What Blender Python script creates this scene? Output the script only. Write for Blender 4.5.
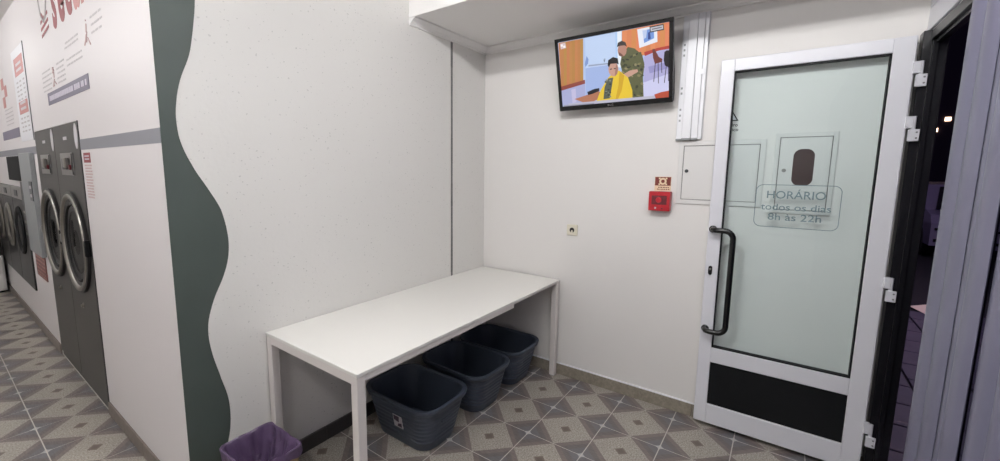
import bpy, bmesh, math, random
from mathutils import Vector, Matrix
random.seed(7)
for o in list(bpy.data.objects): bpy.data.objects.remove(o)
scene = bpy.context.scene
COL = scene.collection

# ------------------------------------------------------------------ camera
CAM = Vector((-2.69567, -1.45447, 1.55417))
cr = Vector((0.58937053, -0.80780907, 0.00932152))
cu = Vector((0.09863958, 0.08340916, 0.99162147))
cf = Vector((0.80181831, 0.583513, -0.12884085))
cd = bpy.data.cameras.new('camera'); cam = bpy.data.objects.new('camera', cd); COL.objects.link(cam)
cam.matrix_world = Matrix(((cr.x, cu.x, -cf.x, CAM.x), (cr.y, cu.y, -cf.y, CAM.y), (cr.z, cu.z, -cf.z, CAM.z), (0, 0, 0, 1)))
cd.sensor_fit = 'HORIZONTAL'; cd.sensor_width = 36.0; cd.lens = 36.0*414.0575/1000
cd.shift_x = 0.01779; cd.shift_y = -0.00615; cd.clip_start = 0.02
scene.camera = cam

# ------------------------------------------------------------------ world: dim violet night sky
w = bpy.data.worlds.new('night'); scene.world = w; w.use_nodes = True
w.node_tree.nodes['Background'].inputs[0].default_value = (0.055, 0.042, 0.085, 1)
w.node_tree.nodes['Background'].inputs[1].default_value = 0.55
scene.view_settings.view_transform = 'Standard'; scene.view_settings.look = 'None'
scene.view_settings.exposure = 0.30; scene.view_settings.gamma = 1.0
scene.view_settings.use_curve_mapping = False
# ceiling tubes: (x, y, length, watts, description)
TUBES = [(-1.85, -0.85, 0.60, 42.0, 'beside the dropped ceiling'),
         (-1.70, -1.62, 0.60, 22.0, 'near the shop window'),
         (-3.60, 1.50, 0.60, 17.0, 'at the start of the dryer aisle'),
         (-3.40, 3.40, 1.20, 32.0, 'above the dryers'),
         (-3.20, 5.40, 1.20, 20.0, 'at the far end of the dryer aisle'),
         (-3.40, -0.05, 1.20, 46.0, 'over the open floor by the opposite wall')]
TUBE_COL = (1.0, 0.998, 0.998)

# ------------------------------------------------------------------ dimensions (metres)
S = 1/3.0
XB, YA, XC, YD = 0.1164, 0.575, -2.092, -1.93
ZC, ZS, XS = 2.83, 2.5205, -0.7216
XW, YE = -4.60, 6.70          # opposite wall, end wall

# ------------------------------------------------------------------ materials
def lin(c):
    return tuple(((v/255)/12.92 if v/255 <= .04045 else ((v/255+.055)/1.055)**2.4) for v in c)
MATS = {}
def mat(name, rgb, rough=.6, metal=0.0, bump=0.0, bscale=60.0, var=0.0, vscale=8.0, emit=0.0, coat=0.0, spec=.5):
    m = bpy.data.materials.new(name); m.use_nodes = True; nt = m.node_tree
    b = nt.nodes['Principled BSDF']; c = lin(rgb)
    b.inputs['Base Color'].default_value = (*c, 1); b.inputs['Roughness'].default_value = rough
    b.inputs['Metallic'].default_value = metal; b.inputs['Coat Weight'].default_value = coat
    b.inputs['Specular IOR Level'].default_value = spec
    if emit: b.inputs['Emission Color'].default_value = (*c, 1); b.inputs['Emission Strength'].default_value = emit
    if bump or var:
        tc = nt.nodes.new('ShaderNodeTexCoord')
    if var:
        n = nt.nodes.new('ShaderNodeTexNoise'); n.inputs['Scale'].default_value = vscale; n.inputs['Detail'].default_value = 5
        nt.links.new(tc.outputs['Object'], n.inputs['Vector'])
        r = nt.nodes.new('ShaderNodeValToRGB'); e = r.color_ramp.elements
        e[0].position = .3; e[1].position = .7
        e[0].color = (*[max(0, v*(1-var)) for v in c], 1); e[1].color = (*[min(1, v*(1+var)) for v in c], 1)
        nt.links.new(n.outputs['Fac'], r.inputs[0]); nt.links.new(r.outputs[0], b.inputs['Base Color'])
    if bump:
        n = nt.nodes.new('ShaderNodeTexNoise'); n.inputs['Scale'].default_value = bscale; n.inputs['Detail'].default_value = 4
        nt.links.new(tc.outputs['Object'], n.inputs['Vector'])
        bp = nt.nodes.new('ShaderNodeBump'); bp.inputs['Strength'].default_value = bump; bp.inputs['Distance'].default_value = .004
        nt.links.new(n.outputs['Fac'], bp.inputs['Height']); nt.links.new(bp.outputs[0], b.inputs['Normal'])
    MATS[name] = m
    return m

def plaster(name, rgb):
    """white plaster with small pits and scratches"""
    m = bpy.data.materials.new(name); m.use_nodes = True; nt = m.node_tree; L = nt.links.new
    b = nt.nodes['Principled BSDF']; b.inputs['Roughness'].default_value = .7
    tc = nt.nodes.new('ShaderNodeTexCoord')
    v = nt.nodes.new('ShaderNodeTexVoronoi'); v.inputs['Scale'].default_value = 58; v.inputs['Randomness'].default_value = 1
    mp = nt.nodes.new('ShaderNodeMapping'); mp.inputs['Scale'].default_value = (1, 1, 1.25)
    dn = nt.nodes.new('ShaderNodeTexNoise'); dn.inputs['Scale'].default_value = 30; dn.inputs['Detail'].default_value = 3
    add = nt.nodes.new('ShaderNodeVectorMath'); add.operation = 'MULTIPLY_ADD'; add.inputs[1].default_value = (.03, .03, .03)
    L(tc.outputs['Object'], mp.inputs['Vector']); L(tc.outputs['Object'], dn.inputs['Vector'])
    L(dn.outputs['Color'], add.inputs[0]); L(mp.outputs[0], add.inputs[2]); L(add.outputs[0], v.inputs['Vector'])
    # pit size differs from cell to cell, many cells have none
    sep = nt.nodes.new('ShaderNodeSeparateColor'); L(v.outputs['Color'], sep.inputs[0])
    th = nt.nodes.new('ShaderNodeMapRange'); th.inputs[1].default_value = .45; th.inputs[2].default_value = 1
    th.inputs[3].default_value = 0.0; th.inputs[4].default_value = .26; L(sep.outputs[0], th.inputs[0])
    lt = nt.nodes.new('ShaderNodeMath'); lt.operation = 'LESS_THAN'; L(v.outputs['Distance'], lt.inputs[0]); L(th.outputs[0], lt.inputs[1])
    big = nt.nodes.new('ShaderNodeTexNoise'); big.inputs['Scale'].default_value = 3.0; big.inputs['Detail'].default_value = 4
    L(tc.outputs['Object'], big.inputs['Vector'])
    mx = nt.nodes.new('ShaderNodeMix'); mx.data_type = 'RGBA'; c = lin(rgb)
    mx.inputs[6].default_value = (*c, 1); mx.inputs[7].default_value = (*[q*.62 for q in c], 1)
    ml = nt.nodes.new('ShaderNodeMath'); ml.operation = 'MULTIPLY'; L(lt.outputs[0], ml.inputs[0]); L(big.outputs['Fac'], ml.inputs[1])
    L(ml.outputs[0], mx.inputs[0]); L(mx.outputs[2], b.inputs['Base Color'])
    sub = nt.nodes.new('ShaderNodeMath'); sub.operation = 'MULTIPLY_ADD'; sub.inputs[1].default_value = -1.0
    fine = nt.nodes.new('ShaderNodeTexNoise'); fine.inputs['Scale'].default_value = 45; fine.inputs['Detail'].default_value = 5
    L(tc.outputs['Object'], fine.inputs['Vector']); L(lt.outputs[0], sub.inputs[0]); L(fine.outputs['Fac'], sub.inputs[2])
    bm = nt.nodes.new('ShaderNodeBump'); bm.inputs['Strength'].default_value = .28; bm.inputs['Distance'].default_value = .003
    L(sub.outputs[0], bm.inputs['Height']); L(bm.outputs[0], b.inputs['Normal'])
    MATS[name] = m; return m

def tile_mat(name):
    """printed ceramic tile: beige diamond, brown corners, pale four-point star at every corner (uv = -1..1)"""
    m = bpy.data.materials.new(name); m.use_nodes = True; nt = m.node_tree; L = nt.links.new
    b = nt.nodes['Principled BSDF']; b.inputs['Roughness'].default_value = .38
    uv = nt.nodes.new('ShaderNodeUVMap'); sep = nt.nodes.new('ShaderNodeSeparateXYZ'); L(uv.outputs[0], sep.inputs[0])
    def M(op, a, c=None, clamp=False):
        n = nt.nodes.new('ShaderNodeMath'); n.operation = op; n.use_clamp = clamp
        for i, q in enumerate((a, c)):
            if q is None: continue
            if isinstance(q, (int, float)): n.inputs[i].default_value = q
            else: L(q, n.inputs[i])
        return n.outputs[0]
    a = M('ABSOLUTE', sep.outputs[0]); c = M('ABSOLUTE', sep.outputs[1]); s = M('ADD', a, c)
    tc = nt.nodes.new('ShaderNodeTexCoord')
    gr = nt.nodes.new('ShaderNodeTexNoise'); gr.inputs['Scale'].default_value = 130; gr.inputs['Detail'].default_value = 4
    cl = nt.nodes.new('ShaderNodeTexNoise'); cl.inputs['Scale'].default_value = 9; cl.inputs['Detail'].default_value = 4
    geo = nt.nodes.new('ShaderNodeNewGeometry')
    L(geo.outputs['Position'], gr.inputs['Vector']); L(geo.outputs['Position'], cl.inputs['Vector'])
    wood = nt.nodes.new('ShaderNodeTexNoise'); wood.inputs['Scale'].default_value = 1.0; wood.inputs['Detail'].default_value = 4
    wm = nt.nodes.new('ShaderNodeMapping'); wm.inputs['Scale'].default_value = (160, 22, 40); L(geo.outputs['Position'], wm.inputs['Vector']); L(wm.outputs[0], wood.inputs['Vector'])
    def mix(f, A, B):
        n = nt.nodes.new('ShaderNodeMix'); n.data_type = 'RGBA'
        for i, q in ((0, f), (6, A), (7, B)):
            if isinstance(q, (int, float)): n.inputs[i].default_value = q
            elif isinstance(q, tuple): n.inputs[i].default_value = (*q, 1)
            else: L(q, n.inputs[i])
        return n.outputs[2]
    grain = M('MULTIPLY_ADD', gr.outputs['Fac'], 2.4); grain.node.inputs[2].default_value = -.7; grain.node.use_clamp = True
    beige = mix(grain, lin((122, 116, 107)), lin((200, 194, 182)))
    brown = mix(wood.outputs['Fac'], lin((78, 69, 66)), lin((148, 137, 132)))
    slate = mix(wood.outputs['Fac'], lin((64, 60, 60)), lin((130, 123, 122)))
    deep = mix(wood.outputs['Fac'], lin((84, 84, 88)), lin((122, 122, 126)))
    col = mix(M('GREATER_THAN', s, 1.0), beige, brown)
    col = mix(M('GREATER_THAN', s, 1.24), col, slate)
    col = mix(M('GREATER_THAN', s, 1.50), col, deep)
    # bottom/top corners of the print are a little greyer than the side ones
    col = mix(M('LESS_THAN', s, .21), col, lin((112, 98, 88)))
    col = mix(M('MULTIPLY', M('LESS_THAN', s, .12), .6), col, lin((88, 78, 72)))
    p = M('SQRT', M('SUBTRACT', 1.0, a, True)); q = M('SQRT', M('SUBTRACT', 1.0, c, True))
    star = M('LESS_THAN', M('ADD', p, q), .50)
    col = mix(star, col, lin((176, 178, 180)))
    tone = mix(M('MULTIPLY', cl.outputs['Fac'], .35), col, lin((120, 110, 104)))
    L(tone, b.inputs['Base Color'])
    bm = nt.nodes.new('ShaderNodeBump'); bm.inputs['Strength'].default_value = .10; bm.inputs['Distance'].default_value = .002
    L(gr.outputs['Fac'], bm.inputs['Height']); L(bm.outputs[0], b.inputs['Normal'])
    MATS[name] = m; return m

def glass_mat(name, tint, refl=1.0):
    m = bpy.data.materials.new(name); m.use_nodes = True; nt = m.node_tree; nt.nodes.remove(nt.nodes['Principled BSDF'])
    out = nt.nodes['Material Output']
    t = nt.nodes.new('ShaderNodeBsdfTransparent'); t.inputs[0].default_value = (*tint, 1)
    g = nt.nodes.new('ShaderNodeBsdfGlossy'); g.inputs['Roughness'].default_value = .01
    f = nt.nodes.new('ShaderNodeFresnel'); f.inputs[0].default_value = 1.45
    ml = nt.nodes.new('ShaderNodeMath'); ml.operation = 'MULTIPLY'; ml.inputs[1].default_value = refl
    geo = nt.nodes.new('ShaderNodeNewGeometry'); iv = nt.nodes.new('ShaderNodeMath'); iv.operation = 'SUBTRACT'; iv.inputs[0].default_value = refl
    nt.links.new(geo.outputs['Backfacing'], iv.inputs[1]); iv.use_clamp = True; nt.links.new(iv.outputs[0], ml.inputs[1])
    mx = nt.nodes.new('ShaderNodeMixShader'); nt.links.new(f.outputs[0], ml.inputs[0]); nt.links.new(ml.outputs[0], mx.inputs[0])
    nt.links.new(t.outputs[0], mx.inputs[1]); nt.links.new(g.outputs[0], mx.inputs[2]); nt.links.new(mx.outputs[0], out.inputs[0])
    MATS[name] = m; return m

def emis_attr(name, strength):
    m = bpy.data.materials.new(name); m.use_nodes = True; nt = m.node_tree; b = nt.nodes['Principled BSDF']
    at = nt.nodes.new('ShaderNodeAttribute'); at.attribute_name = 'pic'
    b.inputs['Base Color'].default_value = (.01, .01, .01, 1); b.inputs['Roughness'].default_value = .25
    nt.links.new(at.outputs['Color'], b.inputs['Emission Color']); b.inputs['Emission Strength'].default_value = strength
    MATS[name] = m; return m

mat('wall_white', (222, 219, 216), .65, bump=.08, bscale=35)
plaster('wall_plaster', (222, 220, 216))
mat('wall_corridor', (216, 211, 211), .45, bump=.04, bscale=25)
mat('ceiling_white', (230, 228, 226), .8)
mat('soffit_white', (236, 234, 232), .75)
mat('green_paint', (68, 77, 73), .55, bump=.06, bscale=40, var=.06, vscale=5)
mat('stripe_grey', (132, 132, 138), .5)
mat('grout', (196, 191, 184), .85)
mat('skirt_stone', (142, 134, 121), .55, bump=.05, bscale=90, var=.18, vscale=60)
mat('skirt_brown', (120, 110, 104), .5, var=.08, vscale=30)
mat('skirt_dark', (62, 58, 58), .5)
mat('joint_dark', (112, 112, 110), .8, var=.15, vscale=40)
mat('table_white', (226, 224, 219), .35, bump=.02, bscale=200)
mat('table_frame', (220, 214, 210), .4)
mat('tub_grey', (64, 72, 86), .42, bump=.04, bscale=120)
mat('label_white', (200, 196, 200), .5)
mat('label_dark', (62, 44, 62), .5)
mat('bin_body', (146, 126, 84), .5)
mat('bag_purple', (86, 68, 96), .28, bump=.6, bscale=30, var=.15, vscale=14)
mat('black_gloss', (14, 14, 16), .22)
mat('black_matt', (14, 16, 18), .6, spec=.2)
mat('black_alu', (15, 15, 19), .3)
mat('pvc_white', (224, 224, 228), .35)
mat('alu_white', (216, 216, 222), .32)
mat('hinge_white', (206, 206, 212), .3)
mat('red_plastic', (176, 20, 36), .35)
mat('dark_red', (96, 20, 30), .4)
mat('sign_maroon', (116, 40, 30), .5)
mat('sign_cream', (226, 204, 172), .5)
mat('lettering_red', (140, 48, 52), .5)
mat('lettering_rose', (190, 130, 126), .5)
mat('print_pink', (196, 168, 166), .55)
mat('lettering_grey', (192, 187, 188), .6)
mat('banner_violet', (112, 106, 124), .5)
mat('banner_text', (196, 190, 202), .5)
mat('notice_brown', (112, 62, 58), .45)
mat('notice_text', (164, 116, 108), .5)
mat('sand_glass', (106, 126, 132), .5)
mat('dryer_grey', (70, 68, 66), .42, metal=.25)
mat('dryer_dark', (48, 47, 47), .4, metal=.2)
mat('chrome', (150, 147, 140), .34, metal=1.0)
mat('steel', (150, 148, 146), .3, metal=1.0)
mat('drum_dark', (20, 20, 21), .35)
mat('kiosk_grey', (136, 139, 140), .45)
mat('kiosk_dark', (52, 54, 58), .35)
mat('cream_plastic', (220, 214, 196), .4)
mat('socket_hole', (40, 38, 36), .6)
mat('cab_white', (214, 212, 210), .45)
mat('cab_line', (120, 118, 116), .6)
mat('cab_window', (66, 46, 46), .3)
mat('blind_fabric', (106, 105, 124), .36, var=.04, vscale=4)
mat('paver', (74, 66, 84), .7, bump=.2, bscale=60, var=.15, vscale=8)
mat('paver_joint', (30, 26, 34), .9)
mat('facade_night', (52, 46, 62), .9)
mat('car_paint', (126, 118, 146), .35, coat=.5)
mat('car_glass', (14, 14, 18), .1)
mat('rubber', (18, 18, 18), .8)
mat('lamp_warm', (255, 214, 178), .5, emit=5.0)
mat('patch_light_pale', (236, 214, 196), .7)
mat('metal_grey', (120, 120, 124), .4, metal=.6)
tile_mat('tile_print')
glass_mat('door_glass', (.955, .988, .988), 1.0)
glass_mat('window_glass', (.82, .86, .88), 1.0)
glass_mat('drum_glass', (.5, .5, .5), .4)
emis_attr('tv_picture', 0.82)

# ------------------------------------------------------------------ builders
WLOC = {}
class MB:
    def __init__(s): s.v = []; s.f = []
    def add(s, vs, fs):
        o = len(s.v); s.v += [tuple(q) for q in vs]; s.f += [tuple(i+o for i in f) for f in fs]; return s
    def bm(s, b):
        b.verts.index_update(); s.add([v.co[:] for v in b.verts], [[v.index for v in f.verts] for f in b.faces]); b.free(); return s
    def box(s, x0, x1, y0, y1, z0, z1, bev=0.0, seg=1):
        x0, x1 = min(x0, x1), max(x0, x1); y0, y1 = min(y0, y1), max(y0, y1); z0, z1 = min(z0, z1), max(z0, z1)
        b = bmesh.new(); bmesh.ops.create_cube(b, size=1)
        for v in b.verts: v.co = Vector(((x0+x1)/2+v.co.x*(x1-x0), (y0+y1)/2+v.co.y*(y1-y0), (z0+z1)/2+v.co.z*(z1-z0)))
        if bev: bmesh.ops.bevel(b, geom=b.edges[:], offset=bev, segments=seg, affect='EDGES', profile=.5)
        return s.bm(b)
    def tube(s, pts, r, n=12, cap=True):
        pts = [Vector(p) for p in pts]; vs = []; fs = []; up = None
        for i, p in enumerate(pts):
            d = (pts[min(i+1, len(pts)-1)]-pts[max(i-1, 0)]).normalized()
            if up is None: up = d.orthogonal().normalized()
            up = (up-d*up.dot(d)).normalized(); sd = d.cross(up)
            for k in range(n):
                a = 2*math.pi*k/n; vs.append(p+(up*math.cos(a)+sd*math.sin(a))*r)
        for i in range(len(pts)-1):
            for k in range(n): fs.append((i*n+k, i*n+(k+1) % n, (i+1)*n+(k+1) % n, (i+1)*n+k))
        if cap: fs.append(tuple(range(n))[::-1]); fs.append(tuple((len(pts)-1)*n+k for k in range(n)))
        return s.add(vs, fs)
    def lathe(s, c, axis, prof, n=40, closed=False):
        """prof: list of (radius, distance along axis)"""
        c = Vector(c); ax = Vector(axis).normalized(); a = ax.orthogonal().normalized(); b = ax.cross(a); vs = []; fs = []
        for r, h in prof:
            for k in range(n):
                t = 2*math.pi*k/n; vs.append(c+ax*h+(a*math.cos(t)+b*math.sin(t))*max(r, 1e-5))
        m = len(prof)
        for i in range(m if closed else m-1):
            for k in range(n): fs.append((i*n+k, i*n+(k+1) % n, ((i+1) % m)*n+(k+1) % n, ((i+1) % m)*n+k))
        return s.add(vs, fs)
    def prism(s, pts, ext):
        """closed polygon of 3D points extruded by vector ext"""
        n = len(pts); e = Vector(ext); vs = [Vector(p) for p in pts]+[Vector(p)+e for p in pts]
        fs = [tuple(range(n))[::-1], tuple(range(n, 2*n))]+[(i, (i+1) % n, n+(i+1) % n, n+i) for i in range(n)]
        return s.add(vs, fs)
    def make(s, name, m, parent=None, smooth=False, origin=None):
        pl = WLOC.get(parent.name, Vector((0, 0, 0))) if parent else Vector((0, 0, 0))
        if origin is None:
            lo = [min(v[i] for v in s.v) for i in range(3)]; hi = [max(v[i] for v in s.v) for i in range(3)]
            origin = Vector([(lo[i]+hi[i])/2 for i in range(3)])
        origin = Vector(origin)
        me = bpy.data.meshes.new(name); me.from_pydata([Vector(v)-origin for v in s.v], [], s.f)
        b = bmesh.new(); b.from_mesh(me); bmesh.ops.recalc_face_normals(b, faces=b.faces); b.to_mesh(me); b.free()
        me.materials.append(MATS[m] if isinstance(m, str) else m)
        if smooth:
            for p in me.polygons: p.use_smooth = True
            try: me.set_sharp_from_angle(angle=math.radians(38))
            except Exception: pass
        o = bpy.data.objects.new(name, me); COL.objects.link(o); o.location = origin-pl
        if parent: o.parent = parent
        WLOC[o.name] = origin
        return o
def tag(o, label, cat=None, group=None, kind=None):
    o['label'] = label
    if cat: o['category'] = cat
    if group: o['group'] = group
    if kind: o['kind'] = kind
    return o
def thing(name, loc, label, cat, group=None, kind=None):
    o = bpy.data.objects.new(name, None); COL.objects.link(o); o.location = loc; o.empty_display_size = .1
    WLOC[o.name] = Vector(loc); return tag(o, label, cat, group, kind)
def copy_tree(o, dloc, parent=None):
    c = o.copy(); COL.objects.link(c)
    if parent: c.parent = parent
    else: c.location = o.location+Vector(dloc)
    WLOC[c.name] = WLOC[o.name]+Vector(dloc)
    for ch in list(o.children): copy_tree(ch, dloc, c)
    return c
def wall_text(name, body, x, y, z, size, m, parent=None, bold=0.0, ext=.0006, align='CENTER', sx=1.0, nx=-1):
    """text on a wall that faces -x (reads towards -y)"""
    cu_ = bpy.data.curves.new(name, 'FONT'); cu_.body = body; cu_.size = size; cu_.align_x = align; cu_.align_y = 'CENTER'
    cu_.extrude = ext; cu_.offset = bold; cu_.resolution_u = 4
    t = bpy.data.objects.new(name+'_tmp', cu_); COL.objects.link(t); bpy.context.view_layer.update()
    me = bpy.data.meshes.new_from_object(t.evaluated_get(bpy.context.evaluated_depsgraph_get()))
    bpy.data.objects.remove(t)
    vs = [(x-v.co.z, y-v.co.x*sx, z+v.co.y) for v in me.vertices]; fs = [tuple(p.vertices) for p in me.polygons]
    return MB().add(vs, fs).make(name, m, parent)
def rrect(y0, y1, z0, z1, r, x, n=6):
    P = []
    for cy, cz, a0 in ((y1-r, z1-r, 0), (y0+r, z1-r, 90), (y0+r, z0+r, 180), (y1-r, z0+r, 270)):
        for k in range(n+1):
            a = math.radians(a0+90*k/n); P.append((x, cy+r*math.cos(a), cz+r*math.sin(a)))
    return P
def struct(o, label, cat): return tag(o, label, cat, kind='structure')

# ------------------------------------------------------------------ floor with single tiles
fl = MB().box(XW, XB+.1, YD, YE, -.12, -.0012).make('floor', 'grout')
struct(fl, 'floor of patterned beige and brown ceramic tiles with pale grout', 'floor')
GAP = .0048
tile_cache = {}
def tile_geo(cx, cy, x0, x1, y0, y1):
    """box clipped to x0..x1,y0..y1 about tile centre, uv -1..1 over the full tile"""
    v = [(x0-cx, y0-cy, -.007), (x1-cx, y0-cy, -.007), (x1-cx, y1-cy, -.007), (x0-cx, y1-cy, -.007)]
    e = .0008
    v += [(x0-cx, y0-cy, -.0008), (x1-cx, y0-cy, -.0008), (x1-cx, y1-cy, -.0008), (x0-cx, y1-cy, -.0008)]
    v += [(x0-cx+e, y0-cy+e, 0), (x1-cx-e, y0-cy+e, 0), (x1-cx-e, y1-cy-e, 0), (x0-cx+e, y1-cy-e, 0)]
    f = [(8, 9, 10, 11)]
    for k in range(4):
        f += [(k, (k+1) % 4, 4+(k+1) % 4, 4+k), (4+k, 4+(k+1) % 4, 8+(k+1) % 4, 8+k)]
    return v, f
def add_uv(me, uvs):
    lay = me.uv_layers.new(name='UVMap')
    for lp in me.loops: lay.data[lp.index].uv = uvs[lp.vertex_index]
def make_tile(cx, cy, b):
    h = S/2-GAP/2
    x0, x1, y0, y1 = max(cx-h, b[0]), min(cx+h, b[1]), max(cy-h, b[2]), min(cy+h, b[3])
    if x1-x0 < .012 or y1-y0 < .012: return
    key = tuple(round(q, 4) for q in (x0-cx, x1-cx, y0-cy, y1-cy))
    if key not in tile_cache:
        v, f = tile_geo(cx, cy, x0, x1, y0, y1)
        me = bpy.data.meshes.new('tile'); me.from_pydata(v, [], f); add_uv(me, [(q[0]/(S/2), q[1]/(S/2)) for q in v])
        me.materials.append(MATS['tile_print']); tile_cache[key] = me
    o = bpy.data.objects.new('tile', tile_cache[key]); COL.objects.link(o)
    o.parent = fl; o.location = Vector((cx, cy, 0))-WLOC['floor']
rest_v, rest_f, rest_uv = [], [], []
def rest_tile(cx, cy, b):
    h = S/2-GAP/2
    x0, x1, y0, y1 = max(cx-h, b[0]), min(cx+h, b[1]), max(cy-h, b[2]), min(cy+h, b[3])
    if x1-x0 < .012 or y1-y0 < .012: return
    v, f = tile_geo(cx, cy, x0, x1, y0, y1); o = len(rest_v)
    rest_v.extend((q[0]+cx, q[1]+cy, q[2]) for q in v); rest_f.extend(tuple(i+o for i in g) for g in f)
    rest_uv.extend((q[0]/(S/2), q[1]/(S/2)) for q in v)
ZONE1 = (XW, XB, YD, YA); ZONE2 = (XW, XC, YA, YE)
for i in range(-16, 3):
    for j in range(-8, 4):
        cx, cy = (i+.5)*S, (j+.5)*S
        (make_tile if cx > -3.3 else rest_tile)(cx, cy, ZONE1)
OX, OY = -7.2151*S, 5.124*S
for i in range(-9, 4):
    for j in range(-5, 17):
        cx, cy = OX+(i+.5)*S, OY+(j+.5)*S
        (make_tile if cx > -3.75 else rest_tile)(cx, cy, ZONE2)
me = bpy.data.meshes.new('distant_tiles'); me.from_pydata(rest_v, [], rest_f); add_uv(me, rest_uv); me.materials.append(MATS['tile_print'])
o = bpy.data.objects.new('distant_tiles', me); COL.objects.link(o); o.parent = fl; o.location = -WLOC['floor']; o['kind'] = 'stuff'

# ------------------------------------------------------------------ walls, ceiling, soffit
wa = MB().box(XC+.004, XB+.15, YA, YA+.14, -.1, ZC+.1).make('wall_left', 'wall_plaster')
struct(wa, 'rough white plastered wall with small pits behind the white table', 'wall')
WP = [(-.1, -1.99), (.05, -1.985), (.14, -1.975), (.238, -1.943), (.352, -1.919), (.478, -1.919), (.589, -1.943), (.745, -1.975), (.861, -1.979), (.969, -1.949), (1.074, -1.901),
      (1.162, -1.876), (1.254, -1.873), (1.369, -1.893), (1.451, -1.932), (1.545, -1.983), (1.647, -2.023), (1.726, -2.035), (1.806, -2.032),
      (1.907, -2.011), (2.013, -1.972), (2.116, -1.951), (2.238, -1.935), (2.36, -1.935), (2.5, -1.965), (2.64, -2.01), (ZC, -2.03), (2.95, -2.03)]
wave = []
for k in range(1, len(WP)-2):
    for t in [q/5 for q in range(5)]:
        p0, p1, p2, p3 = WP[k-1], WP[k], WP[k+1], WP[k+2]
        z = p1[0]+(p2[0]-p1[0])*t
        x = .5*(2*p1[1]+(p2[1]-p0[1])*t+(2*p0[1]-5*p1[1]+4*p2[1]-p3[1])*t*t+(3*p1[1]-p0[1]-3*p2[1]+p3[1])*t**3)
        if z >= .09: wave.append((x, z))
wave.append((-2.03, ZC))
poly = [(XC, YA-.0015, wave[0][1])]+[(x, YA-.0015, z) for x, z in wave]+[(XC, YA-.0015, ZC)]
g = MB().prism(poly, (0, .003, 0)).make('green_wave', 'green_paint', wa); g['label'] = 'dark green painted band with a wavy edge'
j = MB()
for k in range(14):
    z0 = .10+k*(2.47-.10)/14; z1 = .10+(k+1)*(2.47-.10)/14; wd = .0085+.0022*random.random()
    j.box(-.303-wd, -.303+wd, YA-.003, YA+.01, z0, z1)
j = j.make('wall_joint', 'joint_dark', wa); j['label'] = 'dark grey vertical joint in the plaster'

wb = MB().box(XB, XB+.15, YD-.06, YA, -.1, ZC+.1).make('wall_right', 'wall_white')
struct(wb, 'smooth white wall carrying the television and the electrical panels', 'wall')

# corridor wall with openings for the machines
wc = MB()
T = .12
DR0, DR1, DRZ = 1.914, 3.312, 1.822            # dryer recess
WM0, WM1, WMZ0, WMZ1 = 4.20, 6.45, .38, 1.36   # washer recess
wc.box(XC, XC+.004, YA, YA+.14, -.1, ZC+.1); wc.box(XC, XC+T, YA+.14, DR0, -.1, ZC+.1); wc.box(XC, XC+T, DR0, DR1, DRZ, ZC+.1)
wc.box(XC, XC+T, DR1, WM0, -.1, ZC+.1); wc.box(XC, XC+T, WM0, WM1, -.1, WMZ0); wc.box(XC, XC+T, WM0, WM1, WMZ1, ZC+.1)
wc.box(XC, XC+T, WM1, YE, -.1, ZC+.1)
wc = wc.make('wall_corridor', 'wall_corridor')
struct(wc, 'glossy white partition wall with built-in laundry machines and printed lettering', 'wall')
for a, b in ((YA, DR0), (DR1, YE)):
    MB().box(XC-.0015, XC+.001, a+.0005, b, 1.652, 1.712).make('grey_stripe', 'stripe_grey', wc)
MB().box(XC-.004, XC+.004, DR0-.012, DR0, 0, DRZ).make('recess_edge', 'dryer_dark', wc)

struct(MB().box(XW-.12, XW, YD-.12, YE+.12, -.1, ZC+.1).make('wall_opposite', 'wall_white'), 'plain white wall facing the laundry machines', 'wall')
struct(MB().box(XW, XC+T, YE, YE+.12, -.1, ZC+.1).make('wall_end', 'wall_white'), 'plain white wall closing the dryer aisle', 'wall')
ce = MB().box(XW, XB, YD, YE, ZC, ZC+.1).make('ceiling', 'ceiling_white'); struct(ce, 'flat white main ceiling', 'ceiling')
so = MB().box(XS, XB, YD, YA, ZS, ZC).make('ceiling_soffit', 'soffit_white'); struct(so, 'dropped white ceiling box above the table end and door', 'ceiling')
def cornice(name, p0, p1, inn, parent):
    """stepped crown moulding along p0-p1, inn = unit vector into the room"""
    prof = [(0, 0), (.052, 0), (.052, -.010), (.040, -.014), (.022, -.026), (.016, -.036), (.010, -.038), (.010, -.048), (0, -.048)]
    p0, p1, inn = Vector(p0), Vector(p1), Vector(inn)
    MB().prism([p0+inn*a+Vector((0, 0, b)) for a, b in prof], p1-p0).make(name, 'soffit_white', parent)
cornice('cornice', (XS, YA, ZS), (XB, YA, ZS), (0, -1, 0), so)
cornice('cornice', (XB, YA, ZS), (XB, YD, ZS), (-1, 0, 0), so)
MB().box(XS-.006, XS+.03, YD, YA, ZS-.006, ZS+.02, .003).make('edge_bead', 'soffit_white', so)

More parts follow.
